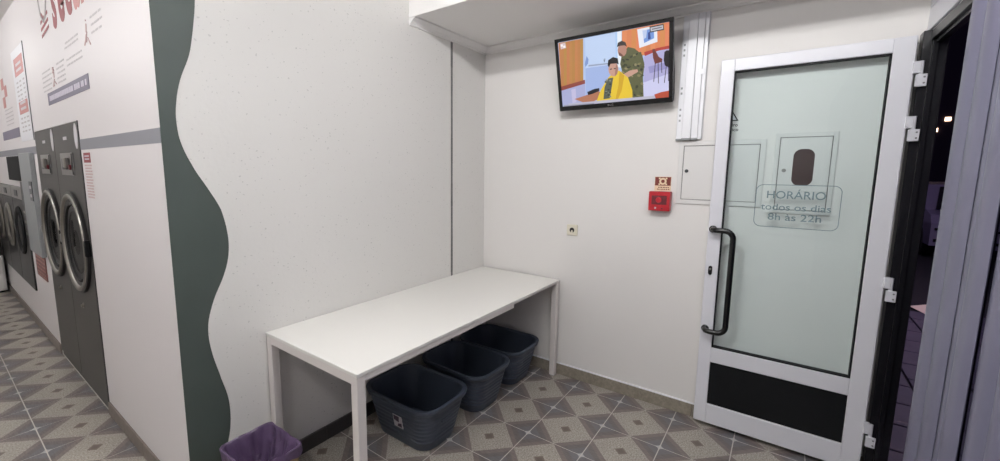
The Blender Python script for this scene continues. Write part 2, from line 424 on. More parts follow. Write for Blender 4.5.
# skirtings
bb = thing('baseboard_right', (XB, -.3, 0), 'beige stone tile skirting under the television wall', 'baseboard', kind='structure')
y = YA; k = 0
while y > -1.90:
    y1 = max(y-.333, -1.92)
    MB().box(XB-.011, XB+.002, y1+.001, y-.001, 0, .083, .0015).make('skirting_tile', 'skirt_stone', bb); y = y1
MB().box(XB-.012, XB+.002, -1.92, YA, .083, .091, .002).make('skirting_bead', 'pvc_white', bb)
ba = thing('baseboard_left', (-1, YA, 0), 'dark skirting along the plastered wall under the table', 'baseboard', kind='structure')
x = XC+.001
while x < XB-.02:
    x1 = min(x+.333, XB-.012); MB().box(x+.001, x1-.001, YA-.011, YA+.002, 0, .085, .0015).make('skirting_tile', 'skirt_dark', ba); x = x1
bc = thing('baseboard_corridor', (XC, 1, 0), 'grey brown skirting below the white partition wall', 'baseboard', kind='structure')
for a, b in ((YA-.011, DR0-.012), (DR1+.003, YE)):
    y = a
    while y < b-.01:
        y1 = min(y+.333, b); MB().box(XC-.011, XC+.002, y+.001, y1-.001, 0, .078, .0015).make('skirting_tile', 'skirt_brown', bc); y = y1

# ------------------------------------------------------------------ street side: wall, door frame, window
wd = MB()
LZ = 2.195
wd.box(-.80, XB, YD-.06, YD, LZ, ZC+.1)                      # over the door
wd.box(XW, -.80, YD-.06, YD, 2.45, ZC+.1); wd.box(XW, -.80, YD-.06, YD, -.1, .10)
wd.box(XW, -4.2, YD-.06, YD, .10, 2.45)
wd = wd.make('wall_street', 'alu_white'); struct(wd, 'white shopfront wall panels above the doorway and window', 'wall')
MB().box(-.80, XB-.004, YD-.001, YD+.010, LZ+.005, LZ+.105, .002).make('lintel_board', 'alu_white', wd)
MB().box(-.80, XB-.004, YD-.001, YD+.010, LZ+.112, ZS-.052, .002).make('lintel_board', 'alu_white', wd)
tr = MB(); tr.box(.045, XB-.001, YD-.054, YD+.030, 0, LZ-.001, .002)
tr.box(-.80, -.75, YD-.05, YD+.004, 0, LZ-.001, .002); tr.box(-.75, .045, YD-.05, YD+.004, LZ-.045, LZ-.001, .002)
tr = tr.make('trim_1', 'black_alu'); struct(tr, 'black aluminium door frame around the open doorway', 'door frame')
MB().box(.030, .045, YD-.020, YD-.002, 0, LZ-.05, .001).make('frame_stop', 'black_alu', tr)
MB().box(-.75, .03, YD-.03, YD-.01, LZ-.06, LZ-.045, .001).make('frame_stop', 'black_alu', tr)
MB().box(-.75, .045, YD-.06, YD, -.02, .004, .001).make('threshold', 'metal_grey', tr)
wi = MB().box(-4.2, -.80, YD-.052, YD-.010, .10, .16).box(-4.2, -.80, YD-.052, YD-.010, 2.39, 2.45).box(-4.2, -4.14, YD-.052, YD-.010, .16, 2.39).box(-2.5, -2.44, YD-.052, YD-.010, .16, 2.39)
wi = wi.make('window_1', 'black_alu'); struct(wi, 'tall black framed shop window behind the vertical blinds', 'window')
for a, b in ((-4.14, -2.5), (-2.44, -.80)):
    MB().box(a, b, YD-.034, YD-.028, .16, 2.39).make('pane', 'window_glass', wi)

# ------------------------------------------------------------------ the glass door, folded back along the right wall
DX0, DX1 = .040, .080       # room face, wall face
DY0, DY1, DZ0, DZ1 = -1.109, -1.884, .028, 2.178
d = thing('door_1', ((DX0+DX1)/2, (DY0+DY1)/2, 0), 'white framed glass door with black pull handle, swung open against the wall', 'door', kind='structure')
GY0, GY1, GZ0, GZ1 = -1.176, -1.806, .512, 2.112
PZ0, PZ1 = .150, .420
bv = .003
MB().box(DX0, DX1, GY0, DY0, DZ0, DZ1, bv).make('stile', 'alu_white', d)
MB().box(DX0, DX1, DY1, GY1, DZ0, DZ1, bv).make('stile', 'alu_white', d)
MB().box(DX0, DX1, GY1, GY0, GZ1, DZ1, bv).make('top_rail', 'alu_white', d)
MB().box(DX0, DX1, GY1, GY0, PZ1, GZ0, bv).make('middle_rail', 'alu_white', d)
MB().box(DX0, DX1, GY1, GY0, DZ0, PZ0, bv).make('bottom_rail', 'alu_white', d)
gl = MB().box(.057, .063, GY1, GY0, GZ0, GZ1).make('glass', 'door_glass', d); gl['label'] = 'greenish clear door glass with opening hours'
gk = .007
MB().box(DX0+.004, DX1-.004, GY0-gk, GY0, GZ0, GZ1).box(DX0+.004, DX1-.004, GY1, GY1+gk, GZ0, GZ1).box(DX0+.004, DX1-.004, GY1, GY0, GZ1-gk, GZ1).box(DX0+.004, DX1-.004, GY1, GY0, GZ0, GZ0+gk).make('gasket', 'black_matt', d)
pn = MB().box(.052, .066, GY1, GY0, PZ0, PZ1, .001).make('kick_panel', 'black_matt', d); pn['label'] = 'black lower panel'
# pull handle
def arc(c, a0, a1, r, u_, v_, n=7):
    return [Vector(c)+Vector(u_)*r*math.cos(math.radians(a0+(a1-a0)*k/n))+Vector(v_)*r*math.sin(math.radians(a0+(a1-a0)*k/n)) for k in range(n+1)]
HZ1, HZ0, HY, HYB, HX = 1.228, .625, -1.135, -1.243, -.012
path = [(DX0, HY, HZ1), (DX0-.02, HY, HZ1)]
path += [(HX+.012, HY-.006, HZ1), (HX+.003, HY-.02, HZ1), (HX, HY-.035, HZ1)]
path += [(HX, HYB+.045, HZ1)]+arc((HX, HYB+.045, HZ1-.045), 90, 180, .045, (0, 1, 0), (0, 0, 1))[1:]
path += arc((HX, HYB+.045, HZ0+.045), 180, 270, .045, (0, 1, 0), (0, 0, 1))
path += [(HX, HY-.035, HZ0), (HX+.003, HY-.02, HZ0), (HX+.012, HY-.006, HZ0), (DX0-.02, HY, HZ0), (DX0, HY, HZ0)]
hd = MB().tube(path, .0155, 14).make('pull_handle', 'black_gloss', d, smooth=True); hd['label'] = 'long black tubular pull handle'
for z in (HZ1, HZ0): MB().lathe((DX0, HY, z), (-1, 0, 0), [(.0, 0), (.021, 0), (.021, .008), (.017, .011), (.0, .011)], 20).make('handle_mount', 'black_gloss', hd, smooth=True)
lk = MB().prism(rrect(-1.147, -1.127, .955, 1.008, .0095, DX0+.001), (-.006, 0, 0)).make('lock_plate', 'black_gloss', d)
MB().lathe((DX0-.004, -1.137, .990), (-1, 0, 0), [(0, 0), (.006, 0), (.006, .004), (0, .004)], 16).make('keyhole', 'steel', lk)
for i, z in enumerate((2.000, 1.757, .998, .240)):
    h = MB().box(DX0-.014, DX0+.020, -1.905, -1.878, z+.008, z+.062, .003).make('hinge', 'hinge_white', d)
    MB().tube([(DX0-.004, -1.906, z-.05), (DX0-.004, -1.906, z+.062)], .008, 12).make('hinge_pin', 'hinge_white', h, smooth=True)
    q = MB().box(DX0-.026, DX0-.014, -1.926, -1.888, z-.052, z+.002, .002).make('hinge_plate', 'hinge_white', h)
    for s_ in (-.038, -.012):
        MB().lathe((DX0-.026, -1.916, z+s_), (-1, 0, 0), [(0, 0), (.004, 0), (.004, .0012), (0, .0012)], 10).make('screw', 'metal_grey', h)
# opening hours on the glass
LX = .0565
o1 = rrect(-1.690, -1.326, 1.262, 1.494, .034, LX, 8); o2 = rrect(-1.6865, -1.3295, 1.2655, 1.4905, .0305, LX, 8)
n = len(o1)
fm = MB().add(o1+o2+[(x-.0006, y, z) for x, y, z in o1+o2], [(i, (i+1) % n, n+(i+1) % n, n+i) for i in range(n)]+[(2*n+i, 2*n+(i+1) % n, 3*n+(i+1) % n, 3*n+i) for i in range(n)])
fm.make('hours_border', 'sand_glass', d)
wall_text('hours_lettering', 'HORÁRIO', LX, -1.502, 1.437, .058, 'sand_glass', d, bold=.0004, sx=.98)
wall_text('hours_lettering', 'todos os dias', LX, -1.506, 1.372, .050, 'sand_glass', d, bold=.0004, sx=1.12)
wall_text('hours_lettering', '8h às 22h', LX, -1.506, 1.318, .052, 'sand_glass', d, bold=.0004, sx=1.16)

# ------------------------------------------------------------------ folding table
tz, tx0, tx1, ty0, ty1 = .7480, -1.734, .094, -.148, YA-.004
t = thing('folding_table', ((tx0+tx1)/2, (ty0+ty1)/2, 0), 'long white table with square metal legs against the plastered wall', 'table')
MB().box(tx0, tx1, ty0, ty1, tz-.016, tz, .002).make('tabletop', 'table_white', t)
LG = .042
for lx in (tx0+.002, tx1-LG-.002):
    for ly in (ty0+.002, ty1-LG-.002):
        lg = MB().box(lx, lx+LG, ly, ly+LG, 0.004, tz-.016, .003).make('leg', 'table_frame', t)
        MB().box(lx+.002, lx+LG-.002, ly+.002, ly+LG-.002, 0, .006, .001).make('leg_cap', 'kiosk_grey', lg)
# aprons; the front one is deeper up to a step
MB().box(tx0+LG, -.546, ty0+.004, ty0+.030, tz-.046, tz-.016, .002).make('front_apron', 'table_frame', t)
MB().box(-.546, tx1-LG, ty0+.008, ty0+.030, tz-.026, tz-.016, .001).make('front_apron', 'table_frame', t)
MB().box(tx0+LG, tx1-LG, ty1-.030, ty1-.004, tz-.056, tz-.016, .002).make('rear_apron', 'table_frame', t)
for a in (tx0+.004, tx1-.030):
    MB().box(a, a+.026, ty0+LG, ty1-LG, tz-.056, tz-.016, .002).make('side_apron', 'table_frame', t)

# ------------------------------------------------------------------ laundry tubs
def ring_pts(hx, hy, r, z, n=7):
    P = []
    for cx, cy, a0 in ((hx-r, hy-r, 0), (-hx+r, hy-r, 90), (-hx+r, -hy+r, 180), (hx-r, -hy+r, 270)):
        for k in range(n+1):
            a = math.radians(a0+90*k/n); P.append((cx+r*math.cos(a), cy+r*math.sin(a), z))
    return P
def loft(rings, close_first=True, close_last=True):
    m = MB(); n = len(rings[0]); vs = [p for r in rings for p in r]
    fs = [(i*n+k, i*n+(k+1) % n, (i+1)*n+(k+1) % n, (i+1)*n+k) for i in range(len(rings)-1) for k in range(n)]
    if close_first: fs.append(tuple(range(n)))
    if close_last: fs.append(tuple((len(rings)-1)*n+k for k in range(n)))
    return m.add(vs, fs)
def make_tub(loc, label, group):
    H = .282; o = thing('laundry_tub', (0, 0, 0), label, 'tub', group)
    hx0, hy0, hx1, hy1 = .142, .205, .193, .266       # bottom / top half sizes
    def at(z, off=0.0):
        q = z/H; return ring_pts(hx0+(hx1-hx0)*q+off, hy0+(hy1-hy0)*q+off, .085+.02*q+off*.5, z)
    rings = [at(0, -.012), at(.006, -.002), at(.02)]
    z = .05
    while z < .225:                                     # moulded horizontal ribs
        rings += [at(z), at(z+.003, .0017), at(z+.012, .0017), at(z+.015)]; z += .026
    rings += [at(.240), at(.243, -.0), at(H-.004, 0), at(H-.004, -.008), at(.02, -.006), at(.012, -.02)]
    body = loft(rings).make('body', 'tub_grey', o, smooth=True)
    rim = loft([at(.250, .0), at(.250, .010), at(.254, .0125), at(H-.006, .014), at(H, .011), at(H+.001, .004), at(H-.003, -.006), at(H-.012, -.0085)], False, False).make('rim', 'tub_grey', o, smooth=True)
    for sgn in (-1, 1):                                 # moulded hand grips on both short ends
        gp = MB()
        for k in range(2):
            gp.box(-.05, .05, sgn*(hy1-.026), sgn*(hy1-.018), .165+k*.022, .175+k*.022, .003)
        gp.make('hand_grip', 'tub_grey', o)
    for ob in (o,): ob.location = loc
    for nm in [o.name]+[c.name for c in o.children]: WLOC[nm] = WLOC[nm]+Vector(loc)
    return o
tub = make_tub((-1.045, .220, 0), 'dark grey plastic tub with a small product label on its side', 'grey tubs under the table')
c1 = copy_tree(tub, (.470, 0, 0)); tag(c1, 'dark grey plastic tub standing between two other tubs', 'tub', 'grey tubs under the table')
c2 = copy_tree(tub, (.894, .006, 0)); tag(c2, 'dark grey plastic tub beside the table leg by the smooth white wall', 'tub', 'grey tubs under the table')
c1.rotation_euler.z = math.radians(-1.5); c2.rotation_euler.z = math.radians(1)
def tub_side(y, z, e=0.0): return (-1.0455-(.142+.051*z/.282)-e, y, z)
lb = MB().prism([tub_side(0.230, .112), tub_side(0.160, .112), tub_side(0.160, .190), tub_side(0.230, .190)], (-.003, 0, 0)).make('product_label', 'label_white', tub)
lb['label'] = 'small white and violet product label'
MB().prism([tub_side(0.225, .155, .003), tub_side(0.187, .148, .003), tub_side(0.180, .186, .003), tub_side(0.225, .186, .003)], (-.0008, 0, 0)).make('label_print', 'label_dark', lb)
MB().prism([tub_side(0.203, .120, .003), tub_side(0.167, .120, .003), tub_side(0.167, .146, .003), tub_side(0.193, .140, .003)], (-.0008, 0, 0)).make('label_print', 'label_dark', lb)

# ------------------------------------------------------------------ waste bin with purple bag
bx, by, bz = -1.888, .352, .315
wb_ = thing('waste_bin', (bx, by, 0), 'tan waste bin lined with a purple plastic bag at the table end', 'waste bin')
def br(z, off=0.0, wob=0.0, r=.03, ph=0.0, dz=0.0):
    """bin outline at height z, resampled to even steps; wob = depth of the folds, dz = uneven height"""
    q = z/bz; P = [Vector(p) for p in ring_pts(.095+.022*q+off, .118+.024*q+off, r, z, 5)]; L_ = [0.0]
    for i in range(len(P)): L_.append(L_[-1]+(P[(i+1) % len(P)]-P[i]).length)
    out = []; N = 120
    for k in range(N):
        t_ = L_[-1]*k/N; i = max(j_ for j_ in range(len(P)) if L_[j_] <= t_+1e-9)
        f_ = (t_-L_[i])/max(1e-9, L_[i+1]-L_[i]); p = P[i].lerp(P[(i+1) % len(P)], f_); a = 2*math.pi*k/N
        e = abs(math.sin(4*a+ph))**.7*.9+.6*math.sin(9*a+2.1*ph)+.5*math.sin(15*a+ph*3)+.35*math.sin(23*a-ph)-.4
        h = math.sin(3*a+ph*1.7)+.7*math.sin(7*a-ph)+.5*math.sin(13*a+ph*.6)
        d_ = Vector((p.x, p.y, 0)).normalized(); out.append((bx+p.x+d_.x*e*wob, by+p.y+d_.y*e*wob, p.z+dz*h))
    return out
loft([br(0, -.004), br(.004), br(bz-.004), br(bz-.004, -.004), br(.01, -.004)]).make('bin_body', 'bin_body', wb_, smooth=True)
bag = loft([br(bz-.045, .004, .004, ph=1, dz=.010), br(bz-.03, .005, .004, ph=1.3, dz=.004), br(bz-.012, .005, .002, ph=1.5), br(bz+.004, .004, .0015, dz=.002), br(bz+.007, .0, .0015, ph=.3, dz=.002),
            br(bz+.001, -.007, .0025, ph=.5, dz=.002), br(bz-.025, -.012, .005, ph=.8), br(bz-.05, -.016, .008, ph=1.0), br(bz-.08, -.022, .011, ph=1.35, dz=.006),
            br(bz-.11, -.030, .014, ph=1.7, dz=.010), br(bz-.135, -.042, .017, r=.02, ph=2.1, dz=.014), br(bz-.15, -.060, .016, r=.02, ph=2.6, dz=.016), br(bz-.15, -.085, .010, r=.012, ph=3.2, dz=.016)], False, True).make('bin_bag', 'bag_purple', wb_, smooth=True)
bag['label'] = 'crumpled purple plastic bag'

# ------------------------------------------------------------------ television
TC = Vector((-.040, -.5075, 2.1925)); tilt = math.atan2(.12, .451)
tv = thing('television', (XB, -.5075, 2.19), 'black flat television tilted down on a wall bracket, showing a haircut', 'television')
R = Matrix.Rotation(-tilt, 3, 'Y')                      # local: -x out of the screen, -y right, z up
TW, TH = .730, .462
def tvp(a, b, dpt=0.0):
    """a: right 0..TW, b: down 0..TH, dpt: towards the wall"""
    return TC+R@Vector((dpt, TW/2-a, TH/2-b))
def tvbox(a0, a1, b0, b1, d0, d1, name, m, parent, bev=.0):
    b_ = MB().box(d0, d1, TW/2-a1, TW/2-a0, TH/2-b1, TH/2-b0, bev); b_.v = [TC+R@Vector(v) for v in b_.v]
    return b_.make(name, m, parent)
# casing is deepest in its lower half
cas = MB(); pr = [(.0, 0, 0), (.0, TW, TH)]
outl = [(d_, z_) for d_, z_ in ((.002, TH/2-.002), (.030, TH/2-.004), (.036, .05), (.058, -.06), (.058, -TH/2+.05), (.040, -TH/2+.004), (.002, -TH/2+.002))]
cas.prism([TC+R@Vector((d_, TW/2-.003, z_)) for d_, z_ in outl], R@Vector((0, -(TW-.006), 0))).make('rear_casing', 'black_matt', tv)
BZ, BB = .022, .030
SA0, SA1, SB0, SB1 = BZ, TW-BZ, BZ, TH-BB
bez = MB()
for a0, a1, b0, b1 in ((0, TW, 0, BZ), (0, TW, SB1, TH), (0, SA0, SB0, SB1), (SA1, TW, SB0, SB1)):
    q = MB().box(-.006, .012, TW/2-a1, TW/2-a0, TH/2-b1, TH/2-b0, .002); bez.add([TC+R@Vector(v) for v in q.v], q.f)
bez.make('bezel', 'black_gloss', tv)
scr = tvbox(SA0, SA1, SB0, SB1, .0, .004, 'screen', 'black_gloss', tv)
# picture polygons, traced in a 587 x 461 frame of the screen and mapped to screen uv by a homography
def homog(src):
    dst = [(0, 0), (1, 0), (1, 1), (0, 1)]; A_ = []; b_ = []
    for (x, y), (u_, v_) in zip(src, dst):
        A_.append([x, y, 1, 0, 0, 0, -u_*x, -u_*y]); b_.append(u_); A_.append([0, 0, 0, x, y, 1, -v_*x, -v_*y]); b_.append(v_)
    n_ = 8
    for i in range(n_):
        p_ = max(range(i, n_), key=lambda r_: abs(A_[r_][i])); A_[i], A_[p_] = A_[p_], A_[i]; b_[i], b_[p_] = b_[p_], b_[i]
        for r_ in range(n_):
            if r_ != i:
                f_ = A_[r_][i]/A_[i][i]; A_[r_] = [x-f_*y for x, y in zip(A_[r_], A_[i])]; b_[r_] -= f_*b_[i]
    h_ = [b_[i]/A_[i][i] for i in range(8)]
    def fn(x, y):
        w_ = h_[6]*x+h_[7]*y+1; return (h_[0]*x+h_[1]*y+h_[2])/w_, (h_[3]*x+h_[4]*y+h_[5])/w_
    return fn
HM = homog([(53, 146), (518, 55), (518, 356), (76, 396)])
PV, PF, PC = [], [], []
def pic(rgb, pts):
    lay = len(PF); o_ = len(PV)
    for x, y in pts:
        u_, v_ = HM(x, y); u_ = min(1, max(0, u_)); v_ = min(1, max(0, v_))
        PV.append(tvp(SA0+u_*(SA1-SA0), SB0+v_*(SB1-SB0), -.0002-.00002*lay))
    PF.append(tuple(range(o_, o_+len(pts)))); gm = sum(rgb)/3; PC.append(lin([q_*.86+gm*.12 for q_ in rgb]))
def ell(cx, cy, rx, ry, n_=12, rot=0.0):
    return [(cx+rx*math.cos(t_)*math.cos(rot)-ry*math.sin(t_)*math.sin(rot), cy+rx*math.cos(t_)*math.sin(rot)+ry*math.sin(t_)*math.cos(rot)) for t_ in [2*math.pi*k_/n_ for k_ in range(n_)]]
pic((176, 198, 240), [(53, 146), (518, 55), (518, 356), (76, 396)])
pic((190, 212, 248), [(165, 128), (300, 100), (300, 225), (168, 245)])
pic((160, 182, 235), [(168, 245), (300, 225), (300, 330), (172, 380)])
for k in range(9):                                       # fine boards of the wood panel
    x0 = 55+k*11.3; s_ = (206-8*(k % 3), 128-6*(k % 2)+5*(k % 3), 72-5*(k % 3))
    pic(s_, [(x0, 147-k*2.2), (x0+11.5, 145-k*2.2), (x0+13+.9, 318-k*2.9), (x0+2.2, 321-k*2.9)])
pic((150, 62, 52), [(66, 318), (166, 290), (167, 305), (68, 334)])
pic((168, 172, 218), [(68, 334), (167, 305), (170, 385), (74, 396)])
pic((196, 190, 226), [(110, 330), (128, 325), (132, 378), (116, 382)])
pic((186, 116, 84), [(124, 366), (222, 335), (262, 346), (180, 388)])
pic((28, 28, 34), [(176, 338), (205, 326), (226, 322), (226, 334), (196, 346), (180, 350)])
pic((122, 150, 215), [(172, 196), (180, 210), (178, 226), (168, 240), (165, 228)])
pic((150, 160, 190), [(180, 232), (268, 222), (268, 227), (180, 238)])
pic((90, 100, 130), [(240, 205), (246, 222), (250, 207), (247, 205), (245, 214)])
pic((235, 242, 252), [(298, 100), (316, 96), (318, 240), (302, 240)])
pic((170, 205, 250), [(290, 102), (298, 100), (302, 230), (294, 232)])
for k in range(10):
    x0 = 318+k*20.2; s_ = (236-6*(k % 3), 138-9*(k % 2), 84-7*(k % 3))
    pic(s_, [(x0, 95-k*4), (x0+20.4, 91-k*4), (x0+20.4, 212-k*6), (x0, 218-k*6)])
pic((232, 236, 248), [(382, 88), (466, 70), (468, 136), (392, 162)])
pic((110, 150, 226), [(404, 92), (452, 82), (454, 122), (412, 142)])
pic((36, 66, 150), [(428, 100), (436, 96), (440, 124), (428, 128)])
pic((186, 204, 240), [(404, 92), (424, 88), (420, 120), (410, 126)])
pic((176, 172, 222), [(412, 196), (518, 160), (518, 300), (410, 330)])
pic((190, 52, 44), [(412, 178), (470, 160), (518, 150), (518, 163), (470, 172), (415, 194)])
pic((206, 206, 244), [(408, 300), (518, 262), (518, 332), (408, 362)])
pic((150, 146, 205), [(430, 236), (518, 214), (518, 240), (436, 262)])
pic((118, 52, 46), [(446, 166), (456, 164), (474, 196), (490, 204), (488, 216), (458, 224), (450, 200)])
for a_ in ((458, 222, 452, 296), (470, 220, 472, 302), (484, 214, 486, 260), (505, 230, 497, 300), (514, 232, 514, 292)):
    pic((40, 30, 40), [(a_[0], a_[1]), (a_[0]+3, a_[1]), (a_[2]+3, a_[3]), (a_[2], a_[3])])
pic((22, 18, 24), [(498, 176), (506, 170), (518, 169), (518, 238), (500, 230), (495, 208)])
pic((196, 74, 48), [(456, 346), (486, 336), (518, 330), (518, 356), (462, 362)])
# standing figure in camouflage
pic((96, 98, 62), [(318, 192), (344, 158), (372, 164), (404, 188), (414, 226), (408, 280), (412, 372), (366, 376), (354, 300), (322, 262), (312, 226)])
random.seed(3)
for k in range(60):
    cx_, cy_ = random.uniform(322, 408), random.uniform(172, 366)
    if cy_ > 285 and cx_ < 366 or (cx_ < 340 and cy_ < 190): continue
    pic(random.choice([(62, 66, 44), (134, 128, 82), (84, 88, 58), (46, 46, 38), (150, 140, 100)]), ell(cx_, cy_, random.uniform(4, 9), random.uniform(3, 6), 7, random.uniform(-.8, .8)))
pic((206, 156, 136), [(324, 268), (352, 252), (384, 246), (388, 256), (352, 276), (336, 284)])
pic((188, 134, 116), ell(320, 172, 19, 25))
pic((58, 48, 46), [(298, 160), (302, 142), (318, 134), (334, 140), (340, 158), (330, 152), (312, 154)])
pic((120, 78, 66), [(304, 178), (318, 186), (326, 194), (316, 197), (306, 192)])
# seated figure under a yellow cape
pic((244, 204, 40), [(282, 262), (308, 252), (346, 280), (364, 330), (366, 384), (212, 392), (232, 330), (262, 282)])
pic((222, 172, 24), [(310, 256), (330, 272), (320, 330), (300, 384), (292, 384), (306, 310)])
pic((86, 92, 80), [(262, 284), (284, 280), (276, 330), (270, 362), (244, 366), (248, 320)])
for k in range(12):
    pic(random.choice([(52, 58, 54), (132, 136, 120)]), ell(random.uniform(252, 276), random.uniform(290, 358), 5, 4, 6))
pic((206, 156, 138), ell(284, 246, 21, 30))
pic((170, 118, 104), [(296, 226), (304, 240), (300, 266), (290, 276), (292, 250)])
pic((22, 18, 22), [(260, 232), (262, 212), (282, 199), (302, 204), (306, 228), (296, 224), (272, 226), (266, 240)])
pic((60, 40, 40), [(270, 246), (278, 244), (278, 248), (270, 250)]); pic((60, 40, 40), [(286, 243), (294, 242), (294, 246), (286, 247)])
# captions
pic((188, 186, 208), [(100, 384), (458, 350), (460, 362), (102, 396)])
pic((150, 150, 170), [(80, 391), (206, 380), (206, 388), (80, 398)])
pic((214, 190, 196), [(62, 150), (84, 145), (88, 166), (66, 172)]); pic((250, 244, 246), [(65, 153), (73, 151), (75, 160), (67, 162)]); pic((250, 244, 246), [(75, 158), (83, 156), (85, 164), (77, 166)])
pic((52, 50, 62), [(434, 76), (494, 64), (496, 88), (437, 100)]); pic((196, 196, 206), [(438, 80), (491, 69), (492, 84), (440, 95)]); pic((120, 118, 130), [(444, 84), (486, 75), (487, 80), (445, 89)])
me = bpy.data.meshes.new('screen_picture'); org = Vector(WLOC[scr.name]); me.from_pydata([v-org for v in PV], [], PF)
ca = me.color_attributes.new('pic', 'FLOAT_COLOR', 'CORNER')
for p in me.polygons:
    for li in p.loop_indices: ca.data[li].color = (*PC[p.index], 1)
me.materials.append(MATS['tv_picture']); po = bpy.data.objects.new('screen_picture', me); COL.objects.link(po); po.parent = scr
po['label'] = 'bright picture of a seated person in a yellow cape getting a haircut'
# brand lettering on the lower bezel
lt = wall_text('brand_lettering', 'LG', 0, 0, 0, .019, 'steel', None, bold=.0002)
mo = Matrix.Translation(TC-WLOC[tv.name]) @ R.to_4x4() @ Matrix.Translation((-.0066, 0, -TH/2+.0145))
lt.parent = tv; lt.matrix_local = mo
MB().lathe(TC+R@Vector((-.0064, .020, -TH/2+.0145)), R@Vector((-1, 0, 0)), [(0, 0), (.0065, 0), (.0065, .0008), (0, .0008)], 16).make('brand_disc', 'steel', tv)
# bracket arm to the wall
br_ = MB().box(XB-.012, XB, -.60, -.42, 2.06, 2.30, .002).make('wall_bracket', 'black_matt', tv)
MB().box(-.01, XB-.01, -.53, -.49, 2.11, 2.19, .003).make('bracket_arm', 'black_matt', br_)

# ------------------------------------------------------------------ things on the right wall
# cable trunking
ct = thing('cable_trunking', (XB, -.957, 1.75), 'white plastic cable trunking running up the wall beside the television', 'trunking')
MB().box(XB-.006, XB, -1.028, -.886, 1.752, ZS-.048).make('back_plate', 'pvc_white', ct)
for a, b, dp, z0 in ((-.9195, -.887, .020, 1.752), (-.9695, -.9205, .034, 1.752), (-1.0055, -.9705, .030, 1.752)):
    MB().box(XB-dp, XB-.005, a, b, z0, ZS-.049, .002).make('trunking_lid', 'pvc_white', ct)
MB().box(XB-.026, XB-.005, -1.027, -1.0065, 1.752, ZS-.049, .002).make('trunking_lid', 'pvc_white', ct)
MB().box(XB-.037, XB-.005, -.970, -.920, 1.748, 1.760, .001).make('end_cap', 'kiosk_grey', ct)
MB().box(XB-.031, XB-.005, -1.005, -.971, 1.748, 1.760, .001).make('end_cap', 'kiosk_grey', ct)
MB().box(XB-.023, XB-.005, -.919, -.886, 1.748, 1.758, .001).make('end_cap', 'kiosk_grey', ct)
cl_ = MB().box(XB-.033, XB-.029, -1.022, -.985, 2.125, 2.155, .001).make('cable_clip', 'pvc_white', ct)
for z in (1.86, 1.89, 1.925, 2.02, 2.05, 2.24, 2.27, 2.30): MB().box(XB-.0206, XB-.0198, -.907, -.897, z, z+.012).make('knockout', 'kiosk_grey', ct)
# flat access panel
ap = thing('access_panel', (XB, -1.13, 1.36), 'flat white electrical access panel with a small round lock, partly behind the glass door', 'panel')
def frame(x0, x1, y0, y1, z0, z1, wdt, name, m, parent, bev=.001):
    m_ = MB()
    m_.box(x0, x1, y0, y0+wdt, z0, z1, bev); m_.box(x0, x1, y1-wdt, y1, z0, z1, bev)
    m_.box(x0, x1, y0+wdt, y1-wdt, z1-wdt, z1, bev); m_.box(x0, x1, y0+wdt, y1-wdt, z0, z0+wdt, bev)
    return m_.make(name, m, parent)
frame(XB-.008, XB, -1.352, -.908, 1.362, 1.742, .026, 'panel_frame', 'cab_white', ap)
MB().box(XB-.0035, XB, -1.326, -.934, 1.388, 1.716).make('panel_gap', 'cab_line', ap)
pd = MB().box(XB-.007, XB-.003, -1.322, -.938, 1.392, 1.712, .001).make('panel_door', 'cab_white', ap)
MB().lathe((XB-.007, -.958, 1.563), (-1, 0, 0), [(0, 0), (.0105, 0), (.0105, .004), (.006, .005), (0, .005)], 18).make('panel_lock', 'kiosk_dark', pd)
# meter cabinet with oblong window
mc = thing('meter_cabinet', (XB, -1.52, 1.34), 'white meter cabinet with a tall dark rounded window, seen through the glass door', 'cabinet')
frame(XB-.008, XB, -1.655, -1.392, 1.335, 1.768, .020, 'cabinet_frame', 'cab_white', mc)
MB().box(XB-.004, XB, -1.635, -1.412, 1.355, 1.748).make('cabinet_gap', 'cab_line', mc)
md = MB().box(XB-.013, XB-.003, -1.631, -1.416, 1.359, 1.744, .001).make('cabinet_door', 'cab_white', mc)
MB().prism(rrect(-1.574, -1.470, 1.482, 1.690, .040, XB-.0128), (-.004, 0, 0)).make('window_rim', 'cab_white', md)
MB().prism(rrect(-1.567, -1.477, 1.489, 1.683, .036, XB-.0166), (-.0008, 0, 0)).make('window_pane', 'cab_window', md)
MB().lathe((XB-.013, -1.441, 1.570), (-1, 0, 0), [(0, 0), (.010, 0), (.010, .005), (0, .005)], 16).make('cabinet_lock', 'steel', md)
# electrical warning sign
ws = thing('warning_sign', (XB, -1.165, 1.80), 'black lightning triangle sign with two lines of text above the access panel', 'sign')
def tri_on(y, z, r, x, m, parent, name, e=.0008):
    P = [(x, y+r*math.sin(math.radians(a)), z+r*math.cos(math.radians(a))) for a in (0, 120, 240)]
    return MB().prism(P, (-e, 0, 0)).make(name, m, parent)
tr_ = tri_on(-1.167, 1.873, .048, XB, 'black_matt', ws, 'triangle')
tri_on(-1.167, 1.873, .036, XB-.0008, 'pvc_white', tr_, 'triangle_field')
MB().prism([(XB-.0016, -1.163, 1.895), (XB-.0016, -1.158, 1.872), (XB-.0016, -1.166, 1.874), (XB-.0016, -1.163, 1.853), (XB-.0016, -1.176, 1.879), (XB-.0016, -1.168, 1.877), (XB-.0016, -1.172, 1.893)], (-.0006, 0, 0)).make('lightning_bolt', 'black_matt', tr_)
wall_text('sign_lettering', 'Quadro', XB-.0006, -1.165, 1.826, .026, 'black_matt', ws, bold=.0004)
wall_text('sign_lettering', 'Eléctrico', XB-.0006, -1.165, 1.800, .026, 'black_matt', ws, bold=.0004)
